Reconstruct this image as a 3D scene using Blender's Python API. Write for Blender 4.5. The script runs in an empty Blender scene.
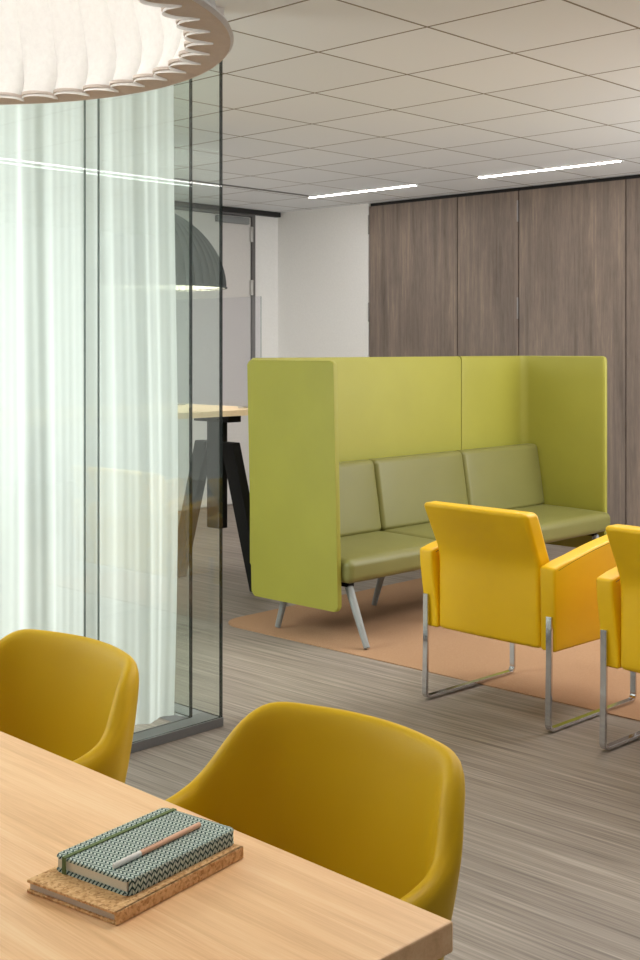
import bpy, bmesh, math, random
from mathutils import Vector, Matrix
random.seed(7)
PI = math.pi
sc = bpy.context.scene
C = sc.collection

# ---------------------------------------------------------------- materials
def srgb(r, g, b):
    f = lambda c: (c/255)/12.92 if c/255 <= .04045 else ((c/255+.055)/1.055)**2.4
    return (f(r), f(g), f(b), 1)

class NT:
    def __init__(self, name):
        self.m = bpy.data.materials.new(name); self.m.use_nodes = True
        self.t = self.m.node_tree; self.t.nodes.clear()
        self.out = self.n('ShaderNodeOutputMaterial')
    def n(self, typ, **kw):
        nd = self.t.nodes.new(typ)
        for k, v in kw.items():
            if k.startswith('i_'):
                key = k[2:]
                key = int(key) if key.isdigit() else key.replace('_', ' ')
                nd.inputs[key].default_value = v
            else: setattr(nd, k, v)
        return nd
    def l(self, a, b): self.t.links.new(a, b)
    def math(self, op, a, b=None, c=None):
        nd = self.n('ShaderNodeMath', operation=op)
        for i, v in enumerate((a, b, c)):
            if v is None: continue
            if isinstance(v, (int, float)): nd.inputs[i].default_value = v
            else: self.l(v, nd.inputs[i])
        return nd.outputs[0]
    def coords(self, scale=(1,1,1), kind='Object'):
        tc = self.n('ShaderNodeTexCoord'); mp = self.n('ShaderNodeMapping')
        mp.inputs['Scale'].default_value = scale
        self.l(tc.outputs[kind], mp.inputs['Vector']); return mp.outputs[0]
    def noise(self, vec, scale=5, detail=3, rough=.5):
        nd = self.n('ShaderNodeTexNoise'); self.l(vec, nd.inputs['Vector'])
        nd.inputs['Scale'].default_value = scale; nd.inputs['Detail'].default_value = detail
        nd.inputs['Roughness'].default_value = rough
        return nd.outputs['Fac']
    def ramp(self, fac, stops):
        nd = self.n('ShaderNodeValToRGB'); el = nd.color_ramp.elements
        while len(el) < len(stops): el.new(.5)
        for e, (p, c) in zip(el, stops): e.position = p; e.color = c
        self.l(fac, nd.inputs[0]); return nd.outputs[0]
    def mix(self, fac, a, b, mode='MIX'):
        nd = self.n('ShaderNodeMix', data_type='RGBA', blend_type=mode)
        for i, v in ((0, fac), (6, a), (7, b)):
            if isinstance(v, (int, float, tuple)): nd.inputs[i].default_value = v
            else: self.l(v, nd.inputs[i])
        return nd.outputs[2]
    def pbsdf(self, color, rough=.5, metal=0, bump=None, bstr=.1, bdist=.002, spec=.5, **kw):
        p = self.n('ShaderNodeBsdfPrincipled')
        if isinstance(color, tuple): p.inputs['Base Color'].default_value = color
        else: self.l(color, p.inputs['Base Color'])
        if isinstance(rough, (int, float)): p.inputs['Roughness'].default_value = rough
        else: self.l(rough, p.inputs['Roughness'])
        p.inputs['Metallic'].default_value = metal
        p.inputs['Specular IOR Level'].default_value = spec
        for k, v in kw.items(): p.inputs[k.replace('_', ' ')].default_value = v
        if bump is not None:
            b = self.n('ShaderNodeBump'); b.inputs['Strength'].default_value = bstr
            b.inputs['Distance'].default_value = bdist
            self.l(bump, b.inputs['Height']); self.l(b.outputs[0], p.inputs['Normal'])
        self.l(p.outputs[0], self.out.inputs[0]); return p

def simple(name, col, rough=.5, metal=0, nscale=200, bstr=.05, var=.06, spec=.5):
    N = NT(name); v = N.coords()
    f = N.noise(v, nscale, 3)
    dark = tuple(c*(1-var) for c in col[:3])+(1,); lite = tuple(min(1, c*(1+var)) for c in col[:3])+(1,)
    N.pbsdf(N.ramp(f, [(.3, dark), (.7, lite)]), rough, metal, f, bstr, spec=spec)
    return N.m

def leather(name, col, rough=.45, grain=420, spec=.4):
    N = NT(name); v = N.coords()
    vo = N.n('ShaderNodeTexVoronoi'); N.l(v, vo.inputs['Vector']); vo.inputs['Scale'].default_value = grain
    big = N.noise(v, 3.5, 3)
    c = N.ramp(big, [(.3, tuple(x*.93 for x in col[:3])+(1,)), (.7, col)])
    N.pbsdf(c, rough, 0, vo.outputs['Distance'], .10, .0008, spec=spec)
    return N.m

def floor_mat():
    N = NT('vinyl_plank_floor')
    a = N.noise(N.coords((95, 1.3, 1)), 1, 4, .65)
    b = N.noise(N.coords((28, .9, 1)), 1, 3, .6)
    d = N.noise(N.coords((260, 3.5, 1)), 1, 2, .5)
    big = N.noise(N.coords((2.2, .5, 1)), 1, 2)
    s = N.math('ADD', N.math('MULTIPLY', a, .5), N.math('MULTIPLY', b, .3))
    s = N.math('ADD', s, N.math('MULTIPLY', d, .2))
    s = N.math('ADD', s, N.math('MULTIPLY', N.math('SUBTRACT', big, .5), .12))
    c = N.ramp(s, [(.35, srgb(88, 78, 70)), (.45, srgb(124, 113, 103)), (.53, srgb(141, 130, 119)), (.64, srgb(168, 156, 144))])
    N.pbsdf(c, .5, 0, s, .06, .001, spec=.3)
    return N.m

def grid_ceiling():
    N = NT('tile_ceiling'); tc = N.n('ShaderNodeTexCoord'); sp = N.n('ShaderNodeSeparateXYZ')
    N.l(tc.outputs['Object'], sp.inputs[0])
    def cell(o, off):
        t = N.math('MULTIPLY', N.math('SUBTRACT', o, off), 1/.6)
        fl = N.math('FLOOR', t); fr = N.math('SUBTRACT', t, fl)
        dist = N.math('MINIMUM', fr, N.math('SUBTRACT', 1.0, fr))
        return fl, dist
    fx, dx = cell(sp.outputs[0], 3.829); fy, dy = cell(sp.outputs[1], 3.069)
    d = N.math('MINIMUM', dx, dy)
    line = N.math('LESS_THAN', d, .010)
    edge = N.n('ShaderNodeMapRange', i_1=.006, i_2=.018, i_3=0.0, i_4=1.0); N.l(d, edge.inputs[0])
    wn = N.n('ShaderNodeTexWhiteNoise', noise_dimensions='2D'); cb = N.n('ShaderNodeCombineXYZ')
    N.l(fx, cb.inputs[0]); N.l(fy, cb.inputs[1]); N.l(cb.outputs[0], wn.inputs['Vector'])
    base = N.mix(wn.outputs['Value'], srgb(224, 226, 228), srgb(230, 232, 234))
    sp2 = N.noise(N.coords(), 260, 2)
    base = N.mix(N.math('MULTIPLY', sp2, .12), base, srgb(190, 184, 176))
    c = N.mix(line, base, srgb(136, 127, 114))
    N.pbsdf(c, .9, 0, edge.outputs[0], .5, .004, spec=.1)
    return N.m

def cabinet_wood():
    N = NT('grey_oak_laminate')
    oi = N.n('ShaderNodeObjectInfo')
    tc = N.n('ShaderNodeTexCoord'); ad = N.n('ShaderNodeVectorMath', operation='ADD')
    cb = N.n('ShaderNodeCombineXYZ'); N.l(N.math('MULTIPLY', oi.outputs['Random'], 13), cb.inputs[1])
    N.l(N.math('MULTIPLY', oi.outputs['Random'], 7), cb.inputs[2])
    N.l(tc.outputs['Object'], ad.inputs[0]); N.l(cb.outputs[0], ad.inputs[1])
    def mp(s):
        m = N.n('ShaderNodeMapping'); m.inputs['Scale'].default_value = s; N.l(ad.outputs[0], m.inputs['Vector']); return m.outputs[0]
    broad = N.noise(mp((1, 9, .7)), 1, 3, .6)
    mid = N.noise(mp((1, 36, 1.6)), 1, 4, .65)
    fine = N.noise(mp((1, 190, 9)), 1, 2, .6)
    knots = N.noise(mp((1, 22, 6)), 1, 4, .7)
    s = N.math('ADD', N.math('MULTIPLY', broad, .44), N.math('MULTIPLY', mid, .26))
    s = N.math('ADD', s, N.math('MULTIPLY', fine, .16)); s = N.math('ADD', s, N.math('MULTIPLY', knots, .14))
    c = N.ramp(s, [(.36, srgb(98, 85, 76)), (.46, srgb(124, 110, 100)), (.54, srgb(142, 126, 114)), (.66, srgb(176, 154, 134))])
    tint = N.noise(mp((1, 3.5, .4)), 1, 1)
    c = N.mix(N.math('MULTIPLY', tint, .35), c, srgb(130, 120, 114))
    N.pbsdf(c, .55, 0, fine, .08, .0008, spec=.3)
    return N.m

def beech():
    N = NT('beech_tabletop')
    tc = N.n('ShaderNodeTexCoord'); sp = N.n('ShaderNodeSeparateXYZ'); N.l(tc.outputs['Object'], sp.inputs[0])
    st = N.math('FLOOR', N.math('MULTIPLY', sp.outputs[0], 1/.135))
    wn = N.n('ShaderNodeTexWhiteNoise', noise_dimensions='1D'); N.l(st, wn.inputs['W'])
    cb = N.n('ShaderNodeCombineXYZ'); N.l(N.math('MULTIPLY', wn.outputs['Value'], 31), cb.inputs[1])
    ad = N.n('ShaderNodeVectorMath', operation='ADD'); N.l(tc.outputs['Object'], ad.inputs[0]); N.l(cb.outputs[0], ad.inputs[1])
    def mp(s):
        m = N.n('ShaderNodeMapping'); m.inputs['Scale'].default_value = s; N.l(ad.outputs[0], m.inputs['Vector']); return m.outputs[0]
    dist = N.noise(mp((9, 1.2, 9)), 1, 2)
    g = N.noise(mp((38, 1.6, 38)), 1, 4, .6)
    f = N.noise(mp((330, 9, 330)), 1, 2, .6)
    s = N.math('ADD', N.math('MULTIPLY', g, .5), N.math('MULTIPLY', f, .25))
    s = N.math('ADD', s, N.math('MULTIPLY', dist, .25))
    c = N.ramp(s, [(.36, srgb(216, 164, 112)), (.5, srgb(240, 192, 142)), (.64, srgb(250, 212, 166))])
    c = N.mix(N.math('MULTIPLY', wn.outputs['Value'], .35), c, srgb(248, 204, 152))
    N.pbsdf(c, .42, 0, f, .04, .0005, spec=.35)
    return N.m

def cork():
    N = NT('cork'); v = N.coords()
    vo = N.n('ShaderNodeTexVoronoi'); N.l(v, vo.inputs['Vector']); vo.inputs['Scale'].default_value = 300
    sp = N.n('ShaderNodeSeparateColor'); N.l(vo.outputs['Color'], sp.inputs[0])
    n2 = N.noise(v, 420, 3)
    f = N.math('ADD', N.math('MULTIPLY', sp.outputs[0], .6), N.math('MULTIPLY', n2, .4))
    c = N.ramp(f, [(.10, srgb(166, 112, 66)), (.4, srgb(212, 164, 110)), (.85, srgb(232, 192, 142))])
    N.pbsdf(c, .85, 0, f, .3, .0008, spec=.2)
    return N.m

def weave():
    N = NT('zigzag_cloth'); tc = N.n('ShaderNodeTexCoord'); sp = N.n('ShaderNodeSeparateXYZ')
    N.l(tc.outputs['Object'], sp.inputs[0])
    def mix_uv():
        u = N.math('MULTIPLY', sp.outputs[0], 1/.0095)     # columns along the long side
        w = N.math('ADD', sp.outputs[1], N.math('MULTIPLY', sp.outputs[2], .8))
        tri = N.math('PINGPONG', u, .5)
        ph = N.math('ADD', N.math('MULTIPLY', w, 1/.0066), N.math('MULTIPLY', tri, 1.5))
        return N.math('FRACT', ph), N.math('FRACT', N.math('MULTIPLY', u, 2))
    ph, uu = mix_uv()
    on = N.math('MULTIPLY', N.math('GREATER_THAN', ph, .43), N.math('GREATER_THAN', uu, .14))
    c = N.mix(on, srgb(50, 74, 72), srgb(200, 211, 199))
    N.pbsdf(c, .85, 0, on, .25, .0006, spec=.2)
    return N.m

def carpet_mat():
    N = NT('terracotta_carpet'); v = N.coords()
    f = N.noise(v, 300, 3, .7); b = N.noise(v, 2.5, 2)
    c = N.ramp(f, [(.3, srgb(150, 116, 88)), (.7, srgb(176, 141, 110))])
    c = N.mix(N.math('MULTIPLY', b, .2), c, srgb(160, 124, 95))
    N.pbsdf(c, .95, 0, f, .4, .002, spec=.1)
    return N.m

def glass_mat(name, tint, refl=1.0):
    N = NT(name)
    tr = N.n('ShaderNodeBsdfTransparent'); tr.inputs[0].default_value = tint
    gl = N.n('ShaderNodeBsdfGlossy'); gl.inputs['Roughness'].default_value = .01; gl.inputs[0].default_value = (1, 1, 1, 1)
    lw = N.n('ShaderNodeLayerWeight'); lw.inputs['Blend'].default_value = .5
    p5 = N.math('POWER', lw.outputs['Facing'], 5.0)
    fac = N.math('MULTIPLY', N.math('ADD', N.math('MULTIPLY', p5, .9), .042), refl)
    mx = N.n('ShaderNodeMixShader'); N.l(fac, mx.inputs[0]); N.l(tr.outputs[0], mx.inputs[1]); N.l(gl.outputs[0], mx.inputs[2])
    N.l(mx.outputs[0], N.out.inputs[0]); return N.m

def sheer_mat():
    N = NT('sheer_curtain_cloth'); v = N.coords((1, 1, 1))
    f = N.noise(N.coords((400, 400, 400)), 1, 2)
    df = N.n('ShaderNodeBsdfDiffuse'); tl = N.n('ShaderNodeBsdfTranslucent'); tr = N.n('ShaderNodeBsdfTransparent')
    col = N.ramp(f, [(.3, (.90, .92, .91, 1)), (.7, (.95, .965, .955, 1))])
    N.l(col, df.inputs[0]); N.l(col, tl.inputs[0]); tr.inputs[0].default_value = (.97, .98, .97, 1)
    m1 = N.n('ShaderNodeMixShader'); m1.inputs[0].default_value = .5; N.l(df.outputs[0], m1.inputs[1]); N.l(tl.outputs[0], m1.inputs[2])
    lw = N.n('ShaderNodeLayerWeight'); lw.inputs['Blend'].default_value = .5
    tfac = N.math('MULTIPLY', N.math('SUBTRACT', 1.0, lw.outputs['Facing']), .15)
    m2 = N.n('ShaderNodeMixShader'); N.l(tfac, m2.inputs[0]); N.l(m1.outputs[0], m2.inputs[1]); N.l(tr.outputs[0], m2.inputs[2])
    N.l(m2.outputs[0], N.out.inputs[0]); return N.m

def emis(name, col, s):
    N = NT(name); e = N.n('ShaderNodeEmission'); e.inputs[0].default_value = col; e.inputs[1].default_value = s
    N.l(e.outputs[0], N.out.inputs[0]); return N.m

def felt(name, col, trans=.35):
    N = NT(name); f = N.noise(N.coords(), 120, 4, .7)
    c = N.ramp(f, [(.3, tuple(x*.93 for x in col[:3])+(1,)), (.7, col)])
    df = N.n('ShaderNodeBsdfDiffuse'); tl = N.n('ShaderNodeBsdfTranslucent'); N.l(c, df.inputs[0]); N.l(c, tl.inputs[0])
    b = N.n('ShaderNodeBump'); b.inputs['Strength'].default_value = .35; b.inputs['Distance'].default_value = .003
    N.l(f, b.inputs['Height']); N.l(b.outputs[0], df.inputs['Normal'])
    mx = N.n('ShaderNodeMixShader'); mx.inputs[0].default_value = trans
    N.l(df.outputs[0], mx.inputs[1]); N.l(tl.outputs[0], mx.inputs[2]); N.l(mx.outputs[0], N.out.inputs[0]); return N.m

M = dict(
    floor=floor_mat(), ceiling=grid_ceiling(), cabinet=cabinet_wood(), beech=beech(), cork=cork(), weave=weave(), carpet=carpet_mat(),
    wall=simple('white_wall_paint', srgb(242, 240, 237), .8, 0, 60, .03, .02, .2),
    door=simple('light_grey_door_paint', srgb(214, 210, 206), .6, 0, 60, .02, .02, .3),
    dark=simple('dark_shadow_gap', srgb(34, 32, 31), .7), frame=simple('grey_door_frame', srgb(104, 101, 99), .5),
    steel=simple('brushed_steel', (.62, .61, .59, 1), .32, 1, 300, .02), hinge=simple('satin_nickel', (.36, .34, .33, 1), .4, .6), chrome=simple('polished_chrome', (.62, .62, .63, 1), .10, 1, 20, .0, .02),
    track=simple('dark_grey_aluminium', srgb(112, 112, 112), .45, .2), tracktop=simple('grey_track_liner', srgb(120, 124, 122), .6),
    lime=leather('lime_green_upholstery', srgb(154, 150, 58), .5), olive=leather('olive_green_upholstery', srgb(122, 119, 66), .40),
    yellow=leather('yellow_leather', srgb(238, 188, 0), .42), mustard=leather('mustard_leather', srgb(210, 167, 0), .52, spec=.25),
    seam=simple('dark_seam_thread', srgb(92, 78, 20), .8), oseam=simple('dark_green_seam', srgb(70, 72, 36), .8),
    leggrey=simple('grey_lacquered_leg', srgb(138, 140, 139), .45, .1), black=simple('black_lacquer', srgb(9, 9, 9), .6, 0, 200, .02, .06, .2),
    glass=glass_mat('clear_green_glass', (.962, .986, .976, 1)), acryl=glass_mat('clear_acrylic', (.90, .90, .92, 1), .7),
    glassedge=simple('dark_green_glass_edge', srgb(22, 40, 38), .25, 0, 30, 0, .1), seamedge=simple('grey_green_joint', srgb(110, 124, 118), .3, 0, 30, 0, .1),
    sheer=sheer_mat(), strip=emis('led_strip_light', (1, .98, .95, 1), 24), stripdim=emis('soft_led_strip_light', (1, .98, .95, 1), 12), bulb=emis('warm_lamp_glow', (1, .95, .88, 1), 3),
    feltw=felt('white_felt', (.90, .89, .87, 1), .30), rimw=felt('shaded_felt_rim', (.74, .66, .60, 1), .25), feltd=simple('charcoal_felt', srgb(84, 87, 87), .9, 0, 150, .3, .15, .2), inner=simple('white_lamp_lining', srgb(235, 232, 222), .8),  # rimw: white felt darkened, shade of the unlit rim underside in its colour
    paper=simple('cream_paper', srgb(232, 222, 200), .9, 0, 500, .1, .04), kraft=simple('grey_paper', srgb(196, 180, 164), .9, 0, 500, .1, .05),
    elastic=simple('olive_elastic', srgb(96, 112, 62), .8), pencilw=simple('natural_pencil_wood', srgb(232, 178, 140), .5, 0, 200, .05, .06), white=simple('white_lacquer', srgb(238, 234, 226), .4),
    print=simple('grey_pencil_print', srgb(150, 100, 76), .6), birch=simple('pale_wood_top', srgb(228, 204, 168), .5, 0, 40, .02, .05), oak=simple('oak_leg', srgb(190, 150, 104), .5, 0, 40, .02, .08),
)

# ---------------------------------------------------------------- object helpers
def link(name, bm, mat, parent=None, smooth=True, loc=None):
    me = bpy.data.meshes.new(name); bm.normal_update(); bm.to_mesh(me); bm.free()
    o = bpy.data.objects.new(name, me); C.objects.link(o)
    for m in (mat if isinstance(mat, (list, tuple)) else [mat]): me.materials.append(m)
    if smooth:
        for p in me.polygons: p.use_smooth = True
        me.set_sharp_from_angle(angle=math.radians(38))
    if loc is not None: o.location = loc
    if parent is not None: o.parent = parent
    return o

def thing(name, label, cat, loc=(0,0,0), rz=0, group=None):
    o = bpy.data.objects.new(name, None); C.objects.link(o); o.empty_display_size = .1
    o.location = loc; o.rotation_euler = (0, 0, rz); return tag(o, label, cat, group)

def tag(o, label, cat, group=None):
    o['label'] = label; o['category'] = cat
    if group: o['group'] = group
    return o

def struct(o, label=None):
    o['kind'] = 'structure'
    if label: o['label'] = label
    return o

def dup(root, loc, rz, label):
    r = root.copy(); C.objects.link(r); r.location = loc; r.rotation_euler = (0, 0, rz); r['label'] = label
    for ch in list(root.children):
        c = ch.copy(); C.objects.link(c); c.parent = r
        for g in list(ch.children):
            d = g.copy(); C.objects.link(d); d.parent = c
    return r

def box(bm, lo, hi):
    """plain box, for small straight-edged pieces"""
    vs = [bm.verts.new((x, y, z)) for z in (lo[2], hi[2]) for y in (lo[1], hi[1]) for x in (lo[0], hi[0])]
    for f in ((0,2,3,1),(4,5,7,6),(0,1,5,4),(2,6,7,3),(0,4,6,2),(1,3,7,5)): bm.faces.new([vs[i] for i in f])
    return bm

def bevbox(lo, hi, b=.003, seg=2):
    bm = bmesh.new(); box(bm, lo, hi); bmesh.ops.bevel(bm, geom=list(bm.edges), offset=b, segments=seg, affect='EDGES', profile=.5); return bm

def rbox(lo, hi, r=.02, nb=4, nf=8, fn=None, bm=None):
    """rounded box with an evenly divided surface; fn reshapes every point"""
    bm = bm or bmesh.new()
    c = Vector([(a+b)/2 for a, b in zip(lo, hi)]); h = Vector([(b-a)/2 for a, b in zip(lo, hi)])
    def samples(H):
        R = min(r, H*.999); inner = H-R
        neg = [-(inner+r_*1) for r_ in [R*math.tan(k*PI/4/nb) for k in range(nb, 0, -1)]]
        mid = [-inner+2*inner*k/nf for k in range(nf+1)]
        return neg+mid+[-v for v in reversed(neg)], inner, R
    S = [samples(h[i]) for i in range(3)]
    verts = {}
    def vert(p):
        q = Vector(); k = Vector()
        for i in range(3):
            k[i] = max(-S[i][1], min(S[i][1], p[i]))
        d = p-k
        rr = Vector([S[i][2] for i in range(3)])
        dn = Vector([d[i]/rr[i] for i in range(3)])
        if dn.length > 1e-9: dn.normalize()
        q = k+Vector([dn[i]*rr[i] for i in range(3)])+c
        if fn: q = Vector(fn(q))
        key = (round(q.x, 6), round(q.y, 6), round(q.z, 6))
        if key not in verts: verts[key] = bm.verts.new(q)
        return verts[key]
    for ax in range(3):
        u, w = (ax+1) % 3, (ax+2) % 3
        for sgn in (-1, 1):
            grid = []
            for a in S[u][0]:
                row = []
                for b in S[w][0]:
                    p = Vector(); p[ax] = sgn*h[ax]; p[u] = a; p[w] = b; row.append(vert(p))
                grid.append(row)
            for i in range(len(grid)-1):
                for j in range(len(grid[0])-1):
                    q = [grid[i][j], grid[i+1][j], grid[i+1][j+1], grid[i][j+1]]
                    if sgn < 0: q.reverse()
                    q2 = []
                    for v in q:
                        if v not in q2: q2.append(v)
                    if len(q2) > 2:
                        try: bm.faces.new(q2)
                        except ValueError: pass
    return bm

def tube(bm, pts, rad, n=12, caps=True):
    pts = [Vector(p) for p in pts]; rings = []
    rads = rad if isinstance(rad, (list, tuple)) else [rad]*len(pts)
    up = None
    for i, p in enumerate(pts):
        t = ((pts[i+1]-p) if i == 0 else (p-pts[i-1]) if i == len(pts)-1 else (pts[i+1]-pts[i-1])).normalized()
        if up is None:
            a = Vector((0, 0, 1)) if abs(t.z) < .9 else Vector((1, 0, 0)); up = (a-t*a.dot(t)).normalized()
        else: up = (up-t*up.dot(t)).normalized()
        s = t.cross(up)
        rings.append([bm.verts.new(p+(up*math.cos(2*PI*k/n)+s*math.sin(2*PI*k/n))*rads[i]) for k in range(n)])
    for a, b in zip(rings, rings[1:]):
        for k in range(n): bm.faces.new((a[k], a[(k+1) % n], b[(k+1) % n], b[k]))
    if caps: bm.faces.new(rings[0][::-1]); bm.faces.new(rings[-1])
    return bm

def ribbon(bm, pts, wdir, w, t):
    """flat bar of width w (along wdir) and thickness t swept along pts"""
    pts = [Vector(p) for p in pts]; wd = Vector(wdir).normalized(); rings = []
    for i, p in enumerate(pts):
        if i == 0: tg = (pts[1]-p).normalized(); k = 1
        elif i == len(pts)-1: tg = (p-pts[i-1]).normalized(); k = 1
        else:
            a, b = (p-pts[i-1]).normalized(), (pts[i+1]-p).normalized(); tg = (a+b).normalized(); k = 1/max(.5, tg.dot(a))
        nn = wd.cross(tg).normalized()*k
        rings.append([bm.verts.new(p+wd*a*w/2+nn*b*t/2) for a, b in ((-1,-1),(1,-1),(1,1),(-1,1))])
    for a, b in zip(rings, rings[1:]):
        for k in range(4): bm.faces.new((a[k], a[(k+1) % 4], b[(k+1) % 4], b[k]))
    bm.faces.new(rings[0][::-1]); bm.faces.new(rings[-1])
    bmesh.ops.recalc_face_normals(bm, faces=bm.faces[:])
    return bm

def prism(bm, poly, z0, z1):
    a = [bm.verts.new((x, y, z0)) for x, y in poly]; b = [bm.verts.new((x, y, z1)) for x, y in poly]; n = len(poly)
    bm.faces.new(a[::-1]); bm.faces.new(b)
    for k in range(n): bm.faces.new((a[k], a[(k+1) % n], b[(k+1) % n], b[k]))
    return bm

def corner_poly(x0, y0, x1, y1, r, n=10):
    out = []
    for cx, cy, a0 in ((x1-r, y1-r, 0), (x0+r, y1-r, 90), (x0+r, y0+r, 180), (x1-r, y0+r, 270)):
        for k in range(n+1):
            a = math.radians(a0+90*k/n); out.append((cx+r*math.cos(a), cy+r*math.sin(a)))
    return out

# ---------------------------------------------------------------- camera (level, shifted down)
TH = math.radians(43.7); F = 1228.0; YH = 348.5; EYE = 1.42; CEIL = 2.70
cam = bpy.data.cameras.new('camera'); co = bpy.data.objects.new('camera', cam); C.objects.link(co)
cam.sensor_fit = 'HORIZONTAL'; cam.sensor_width = 36; cam.lens = 36*F/640; cam.shift_y = -(480-YH)/640
cam.clip_start = .05
co.location = (0, 0, EYE); co.rotation_euler = (PI/2, 0, TH-PI/2); sc.camera = co

# ---------------------------------------------------------------- room
WX, WY = 8.12, 8.31
bm = bmesh.new(); box(bm, (-3, -4, -.06), (WX+.7, WY+.12, 0)); struct(link('floor', bm, M['floor'], smooth=False), 'grey-brown streaked vinyl plank floor')
bm = bmesh.new(); box(bm, (-3, -4, CEIL), (WX+.7, WY+.12, CEIL+.06)); struct(link('ceiling', bm, M['ceiling'], smooth=False), 'off-white square tile ceiling')
bm = bmesh.new(); box(bm, (WX, 7.17, 0), (WX+.62, WY+.10, CEIL)); struct(link('wall_right', bm, M['wall'], smooth=False), 'white wall left of the wood cabinets')
bm = bmesh.new(); box(bm, (WX+.58, -4, 0), (WX+.68, 7.17, CEIL)); struct(link('wall_back', bm, M['wall'], smooth=False), 'wall behind the cabinets')
bm = bmesh.new(); box(bm, (-3, WY, 0), (WX, WY+.10, CEIL)); struct(link('wall_left', bm, M['wall'], smooth=False), 'white wall with the grey door')
bm = bmesh.new(); box(bm, (-3, WY-.012, 0), (6.50, WY, .06)); struct(link('baseboard_left', bm, M['door'], smooth=False))
# dark profile under ceiling on the door wall, dark slot between tiles
struct(link('trim_1', bevbox((5.5, WY-.06, CEIL-.045), (WX-.02, WY-.001, CEIL-.001), .004), M['dark'], smooth=False), 'dark profile at the top of the door wall')
struct(link('trim_2', bevbox((4.2, 7.15, CEIL-.006), (7.40, 7.19, CEIL-.0005), .001), M['frame'], smooth=False), 'dark slot running across the ceiling tiles')

d = thing('door_1', 'light grey door with dark frame and closer, behind the high table', 'door', (0, 0, 0)); del d['category']; struct(d)
link('door_leaf', bevbox((6.55, WY-.03, .01), (7.74, WY-.001, 2.626), .003), M['door'], d, False)
bm = bmesh.new(); box(bm, (7.745, WY-.045, 0), (7.785, WY-.001, 2.654)); box(bm, (6.505, WY-.045, 0), (6.545, WY-.001, 2.654)); box(bm, (6.545, WY-.045, 2.632), (7.745, WY-.001, 2.654))
link('door_frame', bm, M['frame'], d, False)
cl = link('door_closer', bevbox((7.30, WY-.075, 2.555), (7.69, WY-.0305, 2.615), .008), M['leggrey'], d)
for z in (2.47, 1.98, .95, .25): link('hinge', bevbox((7.722, WY-.06, z-.07), (7.748, WY-.031, z+.07), .004), M['steel'], d)
hd = link('door_handle', rbox((6.63, WY-.075, 1.04), (6.76, WY-.058, 1.06), .006), M['steel'], d)
link('handle_rose', rbox((6.615, WY-.058, 1.025), (6.665, WY-.031, 1.075), .01), M['steel'], hd)

# ---------------------------------------------------------------- tall wood cabinets
def cabinet(label, y_hi, splits, hinge_at):
    y_lo = splits[-1]
    t = thing('tall_cabinet', label, 'cabinet', (WX, (y_hi+y_lo)/2, 0), 0, 'grey wood tall cabinets along the back wall')
    off = Vector((WX, (y_hi+y_lo)/2, 0))
    def L(lo, hi, **k): return [lo[0], lo[1]-off.y, lo[2]], [hi[0], hi[1]-off.y, hi[2]]
    bm = bmesh.new(); lo, hi = L((.022, y_lo+.001, .0), (.56, y_hi-.001, CEIL-.002)); box(bm, lo, hi); link('carcass', bm, M['dark'], t, False)
    ys = [y_hi]+list(splits)
    for a, b in zip(ys, ys[1:]):
        lo, hi = L((.0, b+.0045, .06), (.021, a-.0045, CEIL-.030))
        dr = link('door', bevbox(lo, hi, .002), M['cabinet'], t, False)
        for s, side in ((a, -1), (b, 1)):
            if round(s, 3) in hinge_at and side == hinge_at[round(s, 3)]:
                for z in (2.51, 1.74, .95, .22):
                    lo, hi = L((-.010, s+side*.004-.006, z-.085), (-.0005, s+side*.004+.007, z+.085))
                    link('hinge', bevbox(lo, hi, .003), M['hinge'], dr)
    return t
cabinet('grey wood tall cabinet of two doors, beside the white wall', 7.165, [6.19, 5.585], {7.165: -1, 5.585: 1})
cabinet('grey wood tall cabinet with wide doors, reaching the right photo edge', 5.583, [4.635, 4.03, 3.08, 2.45], {4.03: 1})

# ---------------------------------------------------------------- LED strips in the ceiling
def led(label, lo, hi, group='white LED strips in the tile ceiling', mat='strip'):
    c = ((lo[0]+hi[0])/2, (lo[1]+hi[1])/2, CEIL); t = thing('ceiling_light', label, 'light', c, 0, group)
    hx, hy = (hi[0]-lo[0])/2, (hi[1]-lo[1])/2
    bm = bmesh.new(); box(bm, (-hx, -hy, -.010), (hx, hy, -.0065)); link('diffuser', bm, M[mat], t, False)
    bm = bmesh.new(); box(bm, (-hx-.006, -hy-.006, -.0064), (hx+.006, hy+.006, -.0005)); link('housing', bm, M['white'], t, False)
led('white LED strip in the ceiling, left of the two, over the white wall corner', (7.418, 6.08, 0), (7.452, 7.22, 0))
led('white LED strip in the ceiling, right of the two, over the cabinets', (7.418, 4.29, 0), (7.452, 5.46, 0))
led('long white LED strip seen reflected in the glass partition', (2.6, -.31, 0), (8.0, -.29, 0), mat='stripdim')

# ---------------------------------------------------------------- carpet
bm = bmesh.new(); prism(bm, corner_poly(4.22, .6, 6.72, 4.78, .16), .0005, .005)
tag(link('carpet', bm, M['carpet'], smooth=False), 'terracotta carpet with rounded corner set in the floor under sofa and armchairs', 'carpet')

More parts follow.
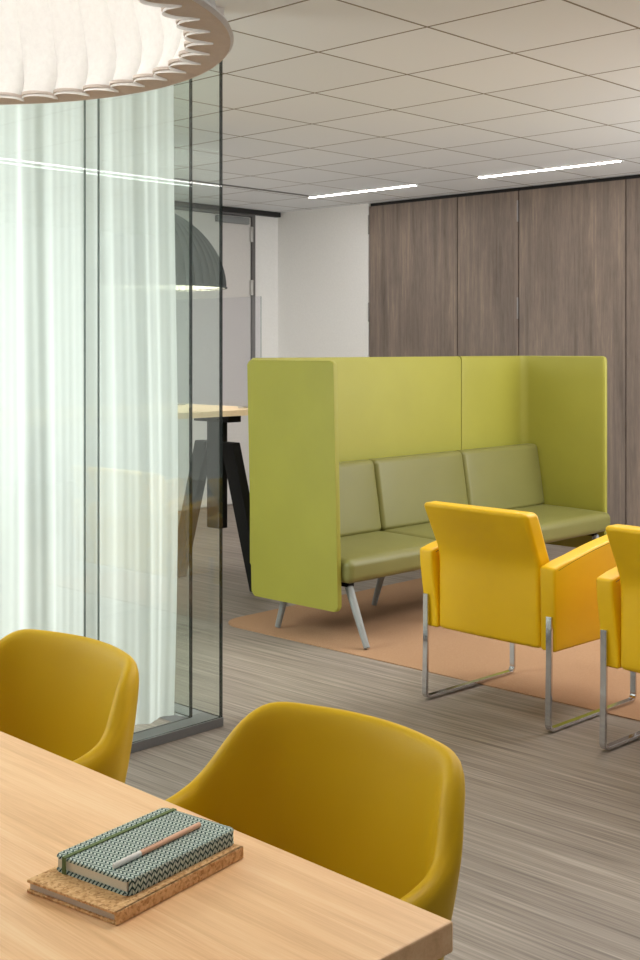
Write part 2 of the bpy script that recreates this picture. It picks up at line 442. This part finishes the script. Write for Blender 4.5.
# ---------------------------------------------------------------- double glazed corner of the glass room
GX, GY, GAP, PT = 3.085, 3.455, .080, .008
SEAM = 2.520
def pane(lo, hi, parent, seam=None):
    bm = bmesh.new(); box(bm, lo, hi); bm.normal_update()
    ax = 1 if hi[1]-lo[1] < .05 else 0
    for f in bm.faces:
        f.material_index = 0 if abs(f.normal[ax]) > .9 else 1
        if seam and f.material_index == 1 and abs(f.calc_center_median()[1-ax]-seam) < .02: f.material_index = 2
    return link('glass_pane', bm, [M['glass'], M['glassedge'], M['seamedge']], parent, False)
w1 = struct(thing('window_1', 'double glass front of the glass room with base track', 'x'), None); del w1['category']
ZB, ZT = .0345, CEIL-.0305
for y, xr in ((GY, GX), (GY+GAP, GX-GAP)):
    pane((-1.5, y, ZB), (SEAM-.0015, y+PT, ZT), w1, SEAM-.0015)
    pane((SEAM+.0015, y, ZB), (xr, y+PT, ZT), w1, SEAM+.0015)
link('base_track', bevbox((-1.5, GY-.003, 0), (GX+.003, GY+GAP+PT+.006, .034), .002), M['track'], w1, False)
link('top_track', bevbox((-1.5, GY-.006, CEIL-.030), (GX+.002, GY+GAP+PT+.012, CEIL-.001), .002), M['door'], w1, False)
w2 = struct(thing('window_2', 'double glass side of the glass room', 'x'), None); del w2['category']
pane((GX-PT, GY+PT+.001, ZB), (GX, 7.4, ZT), w2); pane((GX-GAP-PT, GY+GAP+PT+.001, ZB), (GX-GAP, 7.4, ZT), w2)
link('base_track', bevbox((GX-GAP-PT-.012, GY+GAP+PT+.0065, 0), (GX+.003, 7.4, .034), .002), M['track'], w2, False)
link('top_track', bevbox((GX-GAP-PT-.012, GY+GAP+PT+.0125, CEIL-.030), (GX+.002, 7.4, CEIL-.001), .002), M['door'], w2, False)

# sheer curtain
t = thing('curtain', 'white sheer floor-length curtain hanging in folds behind the glass partition', 'curtain', (1.2, 3.588, 0))
bm = bmesh.new(); nx, nz = 1100, 12; X0, X1 = -1.4, 2.972; grid = []
phs = [random.uniform(0, 6.28) for _ in range(5)]
for j in range(nz+1):
    v = j/nz; z = .040+v*(CEIL-.100); row = []
    for i in range(nx+1):
        u = i/nx; x = X0+(X1-X0)*u
        warp = x+.05*math.sin(3.1*x+phs[0])+.03*math.sin(7.3*x+phs[1])
        ph = warp*2*PI/.19+.9*math.sin(x*11.3)+.5*math.sin(x*23.7+1)
        amp = (.011+.005*math.sin(2.3*x+phs[2]))*(1.0-.2*v)
        y = amp*math.sin(ph+.25*math.sin(3*v+phs[3]))+.0024*math.sin(ph*2.6+2*v+phs[4])+.0005*math.sin(x*2*PI/.031+3*math.sin(x*4)+v)+.003*math.sin(1.5*v+x*5)
        xx = x+.012*math.sin(ph*.5+1.1*v)*(1-v)+(.014*math.sin(v*5.2)*u if u > .8 else 0)*(u-.8)*5
        row.append(bm.verts.new((xx-1.2, y, z+ (.004*math.sin(ph) if j == 0 else 0))))
    grid.append(row)
for j in range(nz):
    for i in range(nx): bm.faces.new((grid[j][i], grid[j][i+1], grid[j+1][i+1], grid[j+1][i]))
link('cloth', bm, M['sheer'], t)
link('curtain_rail', bevbox((-2.7, -.014, CEIL-.058), (1.76, .014, CEIL-.040), .003), M['white'], t, False)
link('rail_hanger', bevbox((-2.0, -.006, CEIL-.040), (1.5, .006, CEIL-.001), .002), M['white'], t, False)

# ---------------------------------------------------------------- pendant lamps (ribbed felt bells)
def bell(label, loc, R, H, dark):
    t = thing('pendant_lamp', label, 'lamp', loc); nr = 44; seg = nr*10; Rm = R*(.985 if dark else .955)
    def prof(v):                       # v 0 rim .. 1 top  -> radius, height
        a = v*PI/2; q = 1.45 if dark else 1.5
        return Rm*(math.cos(a)**q if a < PI/2-1e-6 else 0)*.94+Rm*.06, H*math.sin(a)
    def surf(bm, off, flip):
        rings = []
        for j in range(22):
            v = (j/21)*.965; r, z = prof(v); ring = []
            depth = (.034 if not dark else .020)*min(1, r/Rm)*(max(.12, 1-11*v) if not dark else 1-.5*v)
            for k in range(seg):
                a = 2*PI*k/seg; tri = abs(((k/seg*nr) % 1)*2-1)
                rr = r+off-depth*(1-tri*tri)**.5; ring.append(bm.verts.new((rr*math.cos(a), rr*math.sin(a), z+off*.6)))
            rings.append(ring)
        for a, b in zip(rings, rings[1:]):
            for k in range(seg):
                q = (a[k], a[(k+1) % seg], b[(k+1) % seg], b[k]); bm.faces.new(q[::-1] if flip else q)
        return rings
    bm = bmesh.new(); o_ = surf(bm, 0, False); bm.faces.new(o_[-1])
    sh = link('shade', bm, M['feltd'] if dark else M['feltw'], t)
    bm = bmesh.new(); i_ = surf(bm, -.006, True)
    li = link('shade_lining', bm, M['inner'] if dark else M['feltw'], t)
    # flat flange around the mouth, pleats ending on its inner edge
    bm = bmesh.new(); n = seg; ra = []
    pr = [(Rm-.007, .0005), (Rm+.45*(R-Rm), -.0035), (R-.004, -.003), (R, .001), (R-.002, .005), (Rm-.007, .0045)]
    for (r, z) in pr:
        ring = []
        for k in range(n):
            a = 2*PI*k/n; tri = abs(((k/seg*nr) % 1)*2-1); inn = ((.034 if not dark else .020)*(1-tri*tri)**.5 if r < Rm+.001 else 0)
            ring.append(bm.verts.new(((r-inn)*math.cos(a), (r-inn)*math.sin(a), z)))
        ra.append(ring)
    for a, b in zip(ra, ra[1:]+ra[:1]):
        for k in range(n): bm.faces.new((a[k], b[k], b[(k+1) % n], a[(k+1) % n]))
    bmesh.ops.recalc_face_normals(bm, faces=bm.faces[:])
    for f in bm.faces:
        if f.calc_center_median().xy.length > R*.994: f.material_index = 1
    link('rim', bm, [M['feltd'], M['feltd']] if dark else [M['rimw'], M['feltw']], t)
    bm = bmesh.new(); bmesh.ops.create_uvsphere(bm, u_segments=24, v_segments=16, radius=.055)
    link('bulb', bm, M['bulb'], t, loc=(0, 0, H*.62))
    bm = bmesh.new(); tube(bm, [(0, 0, H*.62+.05), (0, 0, H*.62+.09), (0, 0, H+.005)], .022); link('lamp_holder', bm, M['white'], t)
    top = CEIL-loc[2]
    bm = bmesh.new(); tube(bm, [(0, 0, H+.004), (0, 0, top-.03)], .004, 8); link('cord', bm, M['black'] if dark else M['white'], t)
    bm = bmesh.new(); tube(bm, [(0, 0, top-.03), (0, 0, top-.001)], .055, 24); link('ceiling_rose', bm, M['black'] if dark else M['white'], t)
    return t
bell('white pleated felt pendant lamp hanging over the beech table, cropped at the top', (.69, 1.368, 1.79), .41, .43, False)
bell('dark grey ribbed dome pendant lamp hanging behind the glass over the high table', (4.67, 5.80, 1.785), .41, .47, True)
for loc, e in (((.69, 1.368, 1.98), 2.7), ((4.67, 5.80, 2.0), 6)):
    l = bpy.data.lights.new('lamp_light', 'POINT'); l.energy = e; l.shadow_soft_size = .06; l.color = (1, .965, .92)
    o = bpy.data.objects.new('lamp_light', l); C.objects.link(o); o.location = (loc[0], loc[1], loc[2]-.04)

# ---------------------------------------------------------------- booth sofa
sx0, sx1, syF, syB = 4.25, 6.72, 3.958, 4.56
t = thing('booth_sofa', 'lime green high-screened three-seat sofa with olive cushions on grey legs', 'sofa', (5.45, 4.2, 0))
O = Vector((5.45, 4.2, 0))
def rel(p): return (p[0]-O.x, p[1]-O.y, p[2]-O.z)
def flat(name, ax, lo, hi, r, mat, shear=0):
    u = 1-ax; bm = bmesh.new()
    prism(bm, corner_poly(lo[u], lo[2], hi[u], hi[2], r, 6), lo[ax], hi[ax])
    es = [e for e in bm.edges if abs(e.verts[0].co.z-e.verts[1].co.z) < 1e-6]
    bmesh.ops.bevel(bm, geom=es, offset=.009, segments=4, affect='EDGES', profile=.5)
    for v in bm.verts:
        a, z, d = v.co; p = [0, 0, z]; p[u] = a; p[ax] = d
        p[0] += shear*(z/1.37-.5)
        v.co = rel(p)
    bmesh.ops.recalc_face_normals(bm, faces=bm.faces[:])
    return link(name, bm, mat, t)
def pnl(name, lo, hi, r, mat, **k): return link(name, rbox(rel(lo), rel(hi), r, 4, 8, **k), mat, t)
flat('side_panel', 0, (sx0, syF, .168), (sx0+.028, syB-.006, 1.362), .022, M['lime'], .036 * -1)
flat('back_panel', 1, (sx0+.044, syB, .30), (6.020, syB+.04, 1.372), .022, M['lime'])
# right hand corner screen: back piece and wing joined by a soft inside fold
bm = bmesh.new(); rc = .05; prof = [(6.028, syB), (6.60, syB)]
pin = [(6.028, syB+.001), (6.034, syB)]+[(x, syB) for x in (6.1, 6.25, 6.4, 6.55)]+[(sx1-.036-rc+rc*math.sin(a), syB-rc+rc*math.cos(a)) for a in [k*PI/2/6 for k in range(7)]]
pin += [(sx1-.036, y) for y in (4.38, 4.25, 4.15, 4.05)]+[(sx1-.036, syF+.028), (sx1-.036, syF+.012), (sx1-.030, syF+.003), (sx1-.018, syF)]
pout = [(6.028, syB+.038), (6.034, syB+.04)]+[(x, syB+.04) for x in (6.1, 6.25, 6.4, 6.55)]+[(sx1-.05+.05*math.sin(a), syB-.01+.05*math.cos(a)) for a in [k*PI/2/6 for k in range(7)]]
pout += [(sx1, y) for y in (4.38, 4.25, 4.15, 4.05)]+[(sx1, syF+.028), (sx1, syF+.012), (sx1-.006, syF+.003), (sx1-.018, syF+.0005)]
zs = [(.30, .012), (.304, .004), (.315, 0)]+[(.315+k*.13, 0) for k in range(1, 8)]+[(1.358, 0), (1.369, .004), (1.373, .012)]
def lay(z, ins):
    ra = [];
    for (a, b) in zip(pin, pout):
        A, B = Vector(a), Vector(b); m = (A+B)/2
        L_ = (A-B).length or 1; s = max(0, 1-2*ins/max(L_, .024)) if ins else 1
        ra.append((m+(A-m)*s, m+(B-m)*s))
    dz = lambda p: (.03-math.sqrt(max(0, .0009-max(0, .03-(p.y-syF))**2)) if z > 1.35 and p.y < syF+.03 else 0)
    i = [bm.verts.new(rel((p.x, p.y, z-dz(p)))) for p, q in ra]; o = [bm.verts.new(rel((q.x, q.y, z-dz(q)))) for p, q in ra]
    return i+o[::-1]
loops = [lay(z, ins) for z, ins in zs]; n = len(loops[0])
for a, b in zip(loops, loops[1:]):
    for k in range(n): bm.faces.new((a[k], a[(k+1) % n], b[(k+1) % n], b[k]))
h_ = n//2
for lp, fl in ((loops[0], False), (loops[-1], True)):
    for k in range(h_-1):
        q = (lp[k], lp[k+1], lp[n-2-k], lp[n-1-k]); bm.faces.new(q if fl else q[::-1])
bmesh.ops.recalc_face_normals(bm, faces=bm.faces[:])
link('corner_screen', bm, M['lime'], t)
pnl('wing_skirt', (sx1-.036, syF, .168), (sx1, syB+.04, .299), .012, M['lime'])
w = .797; x0 = sx0+.044
for i in range(3):
    a, b = x0+i*w+.002, x0+(i+1)*w-.002
    def seatfn(p, a=a, b=b):
        x, y, z = p.x+O.x, p.y+O.y, p.z
        u = (x-(a+b)/2)/((b-a)/2); v = (y-4.15)/.25
        if z > .37: z += .012*(1-u**4)*(1-min(1, abs(v))**4)+.012*(y-3.9)/.5
        if y < 3.95: y += .006*u*u-.004*math.cos((z-.365)*20)
        return (x-O.x, y-O.y, z)
    s = link('seat_cushion', rbox(rel((a, 3.905, .300)), rel((b, 4.475, .414)), .034, 5, 10, seatfn), M['olive'], t)
    def backfn(p, a=a, b=b):
        x, y, z = p.x+O.x, p.y+O.y, p.z
        y += (z-.43)*.16-.060
        if p.y+O.y < 4.46: 
            u = (x-(a+b)/2)/((b-a)/2); y -= .010*(1-u**4)
        return (x-O.x, min(y, 4.557)-O.y, z)
    link('back_cushion', rbox(rel((a, 4.445, .422)), rel((b, 4.53, .808)), .026, 5, 10, backfn), M['olive'], t)
bm = bmesh.new()
box(bm, rel((sx0+.05, 4.06, .270)), rel((sx1-.05, 4.09, .299))); box(bm, rel((sx0+.05, 4.36, .275)), rel((sx1-.05, 4.39, .299)))
for x in (4.36, 5.09, 5.89, 6.58): box(bm, rel((x-.02, 3.96, .277)), rel((x+.02, 4.36, .297)))
link('seat_frame', bm, M['black'], t, False)
for x in (4.35, 5.09, 5.89, 6.58):
    for ft, tp in ((3.825, 3.965), (4.45, 4.365)):
        bm = bmesh.new(); tube(bm, [rel((x-(.028 if ft < 4 else .003), ft, .0126)), rel((x, tp, .276))], [.015, .021], 16); link('leg', bm, M['leggrey'], t)

# ---------------------------------------------------------------- yellow armchairs on chrome sleds
def sstep(a, b, x):
    k = max(0, min(1, (x-a)/(b-a))); return k*k*(3-2*k)
def armchair(label, loc, rz=0):
    t = thing('armchair', label, 'armchair', loc, rz, 'yellow armchairs facing the green sofa')
    for s in (-1, 1):
        def armfn(p):
            k = (p.x+.30)/.60; top = sstep(.45, .56, p.z)
            return (p.x-(.022*sstep(.30, .60, p.z) if p.x < -.2 else 0), p.y+s*.012*sstep(.30, .60, p.z), p.z+top*(.150*k-.062*k*k))
        lo, hi = (-.30, .250, .292), (.30, .318, .606)
        if s < 0: lo, hi = (lo[0], -.318, lo[2]), (hi[0], -.250, hi[2])
        ar = link('armrest', rbox(lo, hi, .010, 3, 10, armfn), M['yellow'], t)
        for yy in (lo[1]+.003, hi[1]-.003):
            pts = []
            for i in range(13):
                k = i/12; x = -.297+.594*k; pts.append((x, yy+s*.0115+ (.0022 if yy > (lo[1]+hi[1])/2 else -.0022), (.596+.150*k-.062*k*k)))
            bm = bmesh.new(); tube(bm, pts, .0016, 6); link('piping', bm, M['seam'], ar)
    def backfn(p):
        q = max(0, p.z-.60); lean = -.36*q if p.z > .62 else -.36*.02*sstep(.57, .62, p.z)
        lean = -.47*(max(0, p.z-.57)**2/(2*.06) if p.z < .63 else (p.z-.60))
        thick = (p.x+.26)/.042
        x = p.x+lean
        if p.x < -.26: x -= .006*math.cos(p.y/.25*PI/2)
        return (x, p.y*(1+.02*sstep(.62, .80, p.z)), p.z)
    bk = link('backrest', rbox((-.302, -.247, .292), (-.215, .247, .806), .020, 4, 14, backfn), M['yellow'], t)
    link('seat', rbox((-.21, -.247, .291), (.30, .247, .445), .025, 4, 8), M['yellow'], t)
    for s in (-1, 1):
        y = s*.300; r = .022; pts = [(-.306-.006, y, .425), (-.312, y, .26), (-.318, y, r+.007)]
        pts += [(-.318+r-r*math.cos(a), y, .007+r-r*math.sin(a)) for a in [k*PI/2/5 for k in range(1, 6)]]
        pts += [(.262-r+r*math.sin(a), y, .007+r-r*math.cos(a)) for a in [k*PI/2/5 for k in range(0, 6)]]
        pts += [(.262, y, .293)]
        bm = bmesh.new(); ribbon(bm, pts, (0, 1, 0), .025, .012); bmesh.ops.bevel(bm, geom=[e for e in bm.edges if e.calc_face_angle(0) > 1.2 ], offset=.0015, segments=2, affect='EDGES')
        link('sled_leg', bm, M['chrome'], t)
    return t
AC = armchair('yellow leather armchair on chrome sled legs, whole, in front of the sofa', (4.183, 2.806, .0055), math.radians(-2.2))
dup(AC, (4.113, 1.950, .0055), math.radians(-2.2), 'yellow leather armchair on chrome sled legs, cropped by the right edge of the photo')

# ---------------------------------------------------------------- beech table
ta = math.radians(0.9)
t = thing('meeting_table', 'light beech table in the foreground with straight square edges', 'table', (.66, 1.9, 0))
dx = .5
bm = bevbox((-.50, -1.0, .703), (.502, 1.0, .740), .0025); link('tabletop', bm, M['beech'], t, False)
for sx in (-.42, .42):
    for sy in (-.9, .9): link('leg', bevbox((sx-.03, sy-.03, 0), (sx+.03, sy+.03, .702), .003), M['leggrey'], t, False)
for y in (-.9, .9): link('apron', bevbox((-.389, y-.015, .655), (.389, y+.015, .702), .002), M['leggrey'], t, False)
ra = math.radians(-1.3); t.rotation_euler = (0, 0, ra)
t.location = (1.164-(.502*math.cos(ra)+1.0*math.sin(ra)), .893-(.502*math.sin(ra)-1.0*math.cos(ra)), 0)

# ---------------------------------------------------------------- mustard tub chairs
def tub(label, loc, rz=0):
    t = thing('tub_chair', label, 'chair', loc, rz, 'mustard tub chairs at the beech table')
    rim = [(.262, .0, .808), (.254, .075, .808), (.232, .145, .808), (.207, .207, .809), (.165, .232, .778), (.138, .252, .735), (.112, .264, .696), (.07, .266, .670), (-.01, .262, .657), (-.11, .255, .650), (-.22, .246, .642)]
    low = [(.185, .0, .43), (.182, .06, .43), (.172, .115, .43), (.155, .16, .43), (.130, .19, .43), (.100, .21, .43), (.06, .222, .43), (.01, .228, .43), (-.06, .230, .43), (-.14, .228, .43), (-.22, .222, .43)]
    bot = [(.135*1.0, .0, .36), (.133, .045, .36), (.125, .09, .36), (.11, .125, .36), (.092, .15, .36), (.07, .165, .36), (.04, .172, .36), (0, .176, .36), (-.06, .178, .36), (-.13, .176, .36), (-.20, .17, .36)]
    full = lambda L: [(x, -y, z) for x, y, z in L[:0:-1]]+L
    R_, L_, B_ = full(rim), full(low), full(bot); nu = len(R_); bm = bmesh.new(); grid = []
    for j in range(8):
        v = j/5 if j <= 5 else 1
        row = []
        for i in range(nu):
            r, l, b = Vector(R_[i]), Vector(L_[i]), Vector(B_[i])
            if j <= 5:
                k = j/5; p = l.lerp(r, k); p.x += .014*math.sin(k*PI)*(1 if abs(p.y) < .2 else .3); p.y *= 1+.02*math.sin(k*PI)
            else: p = l.lerp(b, (j-5)/2)
            row.append(p)
        grid.append(row)
    order = [7, 6, 0, 1, 2, 3, 4, 5]
    V = [[bm.verts.new(grid[j][i]) for i in range(nu)] for j in order]
    for j in range(len(V)-1):
        for i in range(nu-1): bm.faces.new((V[j][i], V[j][i+1], V[j+1][i+1], V[j+1][i]))
    bmesh.ops.recalc_face_normals(bm, faces=bm.faces[:])
    o = link('shell', bm, M['mustard'], t)
    for p in o.data.polygons: p.use_smooth = True
    m = o.modifiers.new('thick', 'SOLIDIFY'); m.thickness = .040; m.offset = 0; m.use_even_offset = True
    m = o.modifiers.new('smooth', 'SUBSURF'); m.levels = 2; m.render_levels = 2
    link('seat_cushion', rbox((-.235, -.195, .385), (.135, .195, .475), .035, 4, 8), M['mustard'], t)
    link('seat_base', rbox((-.18, -.16, .335), (.11, .16, .384), .015, 3, 4), M['mustard'], t)
    for sx in (-1, 1):
        for sy in (-1, 1):
            bm = bmesh.new(); tube(bm, [(-.03+sx*.22, sy*.20, .0), (-.03+sx*.12, sy*.13, .336)], [.011, .017], 14); link('leg', bm, M['oak'], t)
    return t
TC = tub('mustard leather tub chair at the near corner of the beech table', (1.287, 1.346, 0))
dup(TC, (1.290, 2.145, 0), 0, 'mustard leather tub chair at the left photo edge, before the glass')

# ---------------------------------------------------------------- cork book, cloth notebook, pencil
ux = Vector((.232, .034)); A0 = .145
t = thing('cork_notebook', 'flat cork covered notebook lying on the beech table under the cloth one', 'notebook', (0, 0, .7405))
cx, cy = .9850, 1.2655
t.location = (cx, cy, .7406); t.rotation_euler = (0, 0, A0)
lx, ly = .1185, .078
bm = bevbox((-lx, -ly, .012), (lx, ly, .0155), .0008); cv = link('cover', bm, M['cork'], t, False)
link('back_cover', bevbox((-lx, -ly, 0), (lx, ly, .0035), .0008), M['cork'], t, False)
link('spine', bevbox((-lx, -ly-.0005, .0), (lx, -ly+.004, .0155), .001), M['cork'], t, False)
link('pages', bevbox((-lx+.003, -ly+.005, .0036), (lx-.003, ly-.003, .0119), .0005), M['kraft'], t, False)
A1 = .131
t = thing('cloth_notebook', 'teal and white zigzag cloth notebook with green elastic on the cork notebook', 'notebook', (1.0045, 1.2715, .7406+.0157), A1)
lx, ly = .1005, .066
def ncover(name, z0, z1):
    bm = bmesh.new(); prism(bm, corner_poly(-lx, -ly, lx, ly, .007, 6), z0, z1)
    bmesh.ops.bevel(bm, geom=[e for e in bm.edges if abs(e.verts[0].co.z-e.verts[1].co.z) < 1e-6], offset=.0012, segments=2, affect='EDGES')
    return link(name, bm, M['weave'], t, False)
ncover('cover', .0165, .020); ncover('back_cover', 0, .0035)
bm = rbox((-lx+.004, -ly-.0008, .0), (lx-.004, -ly+.006, .020), .004, 4, 4); link('spine', bm, M['weave'], t)
link('pages', bevbox((-lx+.003, -ly+.006, .0036), (lx-.003, ly-.003, .0164), .0006), M['paper'], t, False)
bm = bmesh.new(); yb = .047; ribbon(bm, [(-lx-.0012, yb, .0), (-lx-.0012, yb, .0208), (lx+.0012, yb, .0208), (lx+.0012, yb, 0)], (0, 1, 0), .0065, .001); link('elastic_band', bm, M['elastic'], t, False)
# pencil lying on the notebook
p0, p1 = Vector((.923, 1.2335)), Vector((1.081, 1.2575))
t = thing('pencil', 'natural wood pencil with white end lying on the cloth notebook', 'pencil', (p0.x, p0.y, .7406+.0157+.0201+.0036), math.atan2(p1.y-p0.y, p1.x-p0.x))
Lp = (p1-p0).length
bm = bmesh.new(); tube(bm, [(.045, 0, 0), (Lp, 0, 0)], .0036, 14); link('barrel', bm, M['pencilw'], t)
bm = bmesh.new(); tube(bm, [(-.002, 0, 0), (0, 0, 0), (.0449, 0, 0)], [.0025, .0037, .0037], 14); link('white_end', bm, M['white'], t)
bm = bmesh.new()
for k in range(9): x = .052+k*.0042; box(bm, (x, -.0007, .00345), (x+.0028, .0007, .0037))
link('imprint', bm, M['print'], t, False)

# ---------------------------------------------------------------- high table with trestle, clear divider
hx1, hy0, hy1, HZ = 5.25, 5.37, 6.32, 1.055
t = thing('high_table', 'pale wood high table on black trestle legs behind the glass', 'table', (4.3, 5.8, 0))
O2 = Vector((4.3, 5.8, 0)); r2 = lambda p: (p[0]-O2.x, p[1]-O2.y, p[2])
bm = bmesh.new(); prism(bm, [(x-O2.x, y-O2.y) for x, y in corner_poly(3.45, hy0, hx1, hy1, .03, 5)], HZ-.034, HZ); link('tabletop', bm, M['birch'], t, False)
for X in (4.93, 3.7):
    ym = 5.57
    tr = link('trestle', bevbox(r2((X-.035, ym-.055, .34)), r2((X+.035, ym+.055, HZ-.075)), .004), M['black'], t, False)
    link('bracket', bevbox(r2((X-.05, ym-.16, HZ-.0745)), r2((X+.05, ym+.16, HZ-.0345)), .004), M['black'], tr, False)
    for s in (-1, 1):
        bm = bmesh.new(); yt, yb = ym+s*.115, ym+s*.37
        pl = [(yt-.055, .86), (yt+.055, .86), (yb+.05, 0.0), (yb-.05, 0.0)]
        a = [bm.verts.new(r2((X-.032, y, z))) for y, z in pl]; b = [bm.verts.new(r2((X+.032, y, z))) for y, z in pl]
        bm.faces.new(a); bm.faces.new(b[::-1])
        for k in range(4): bm.faces.new((a[k], b[k], b[(k+1) % 4], a[(k+1) % 4]))
        bmesh.ops.recalc_face_normals(bm, faces=bm.faces[:]); bmesh.ops.bevel(bm, geom=list(bm.edges), offset=.003, segments=1, affect='EDGES')
        link('leg', bm, M['black'], t, False)
t = thing('desk_divider', 'clear acrylic divider screen standing on the end of the high table', 'divider', (5.11, 5.83, HZ))
bm = bmesh.new(); box(bm, (-.003, -.455, .012), (.003, .455, .68)); bm.normal_update()
for f in bm.faces: f.material_index = 0 if abs(f.normal.x) > .9 else 1
link('screen', bm, [M['acryl'], M['seamedge']], t, False)
for y in (-.3, .3): link('foot', bevbox((-.03, y-.02, .0005), (.03, y+.02, .012), .003), M['steel'], t, False)

# ---------------------------------------------------------------- light
def area(loc, sx, sy, e, col=(1, .985, .965), rot=(0, 0, 0)):  # unseen rectangular fill, added to brighten the room, no fixture modelled
    l = bpy.data.lights.new('added_fill_light', 'AREA'); l.shape = 'RECTANGLE'; l.size = sx; l.size_y = sy; l.energy = e; l.color = col
    o = bpy.data.objects.new('added_fill_light', l); C.objects.link(o); o.location = loc; o.rotation_euler = rot
area((6.6, 1.6, CEIL-.03), 1.6, 1.2, 52)  # added overhead fill, lights the sofa back and spares the chair backs
area((5.1, 3.1, CEIL-.03), 1.8, 1.8, 30)  # added overhead fill above armchairs and sofa
area((2.7, 1.5, CEIL-.03), 1.0, 1.0, 24)  # added weaker overhead fill between tub chairs and armchairs
area((0, 4.9, CEIL-.08), 2.0, 1.4, 200)  # stands in for an unseen glass room lamp, added to brighten the curtain
area((.15, 5.3, 1.3), 1.7, 2.2, 72, (1, 1, 1), (math.radians(-90), 0, 0))  # upright fill added behind the curtain, facing it
area((4.6, 6.6, CEIL-.03), 1.6, 1.6, 30)  # added overhead fill near the high table
area((7.4, .9, 1.5), 1.5, 1.5, 82, (.97, .99, 1), (math.radians(180-35), 0, 0))  # uplight added out of view to brighten the ceiling
area((6.3, 6.3, .5), 1.6, 1.6, 4, (.97, .99, 1), (math.radians(180), 0, 0))  # weak uplight added behind the sofa for the far ceiling
w = bpy.data.worlds.new('world'); sc.world = w; w.use_nodes = True
bg = w.node_tree.nodes['Background']; bg.inputs[0].default_value = (.95, .97, 1.0, 1); bg.inputs[1].default_value = .26
sc.view_settings.view_transform = 'Standard'; sc.view_settings.look = 'None'; sc.view_settings.exposure = .40; sc.view_settings.gamma = 1
sc.cycles.use_denoising = True
sc.cycles.max_bounces = 12; sc.cycles.transparent_max_bounces = 24; sc.cycles.diffuse_bounces = 5
sc.cycles.sample_clamp_indirect = 6
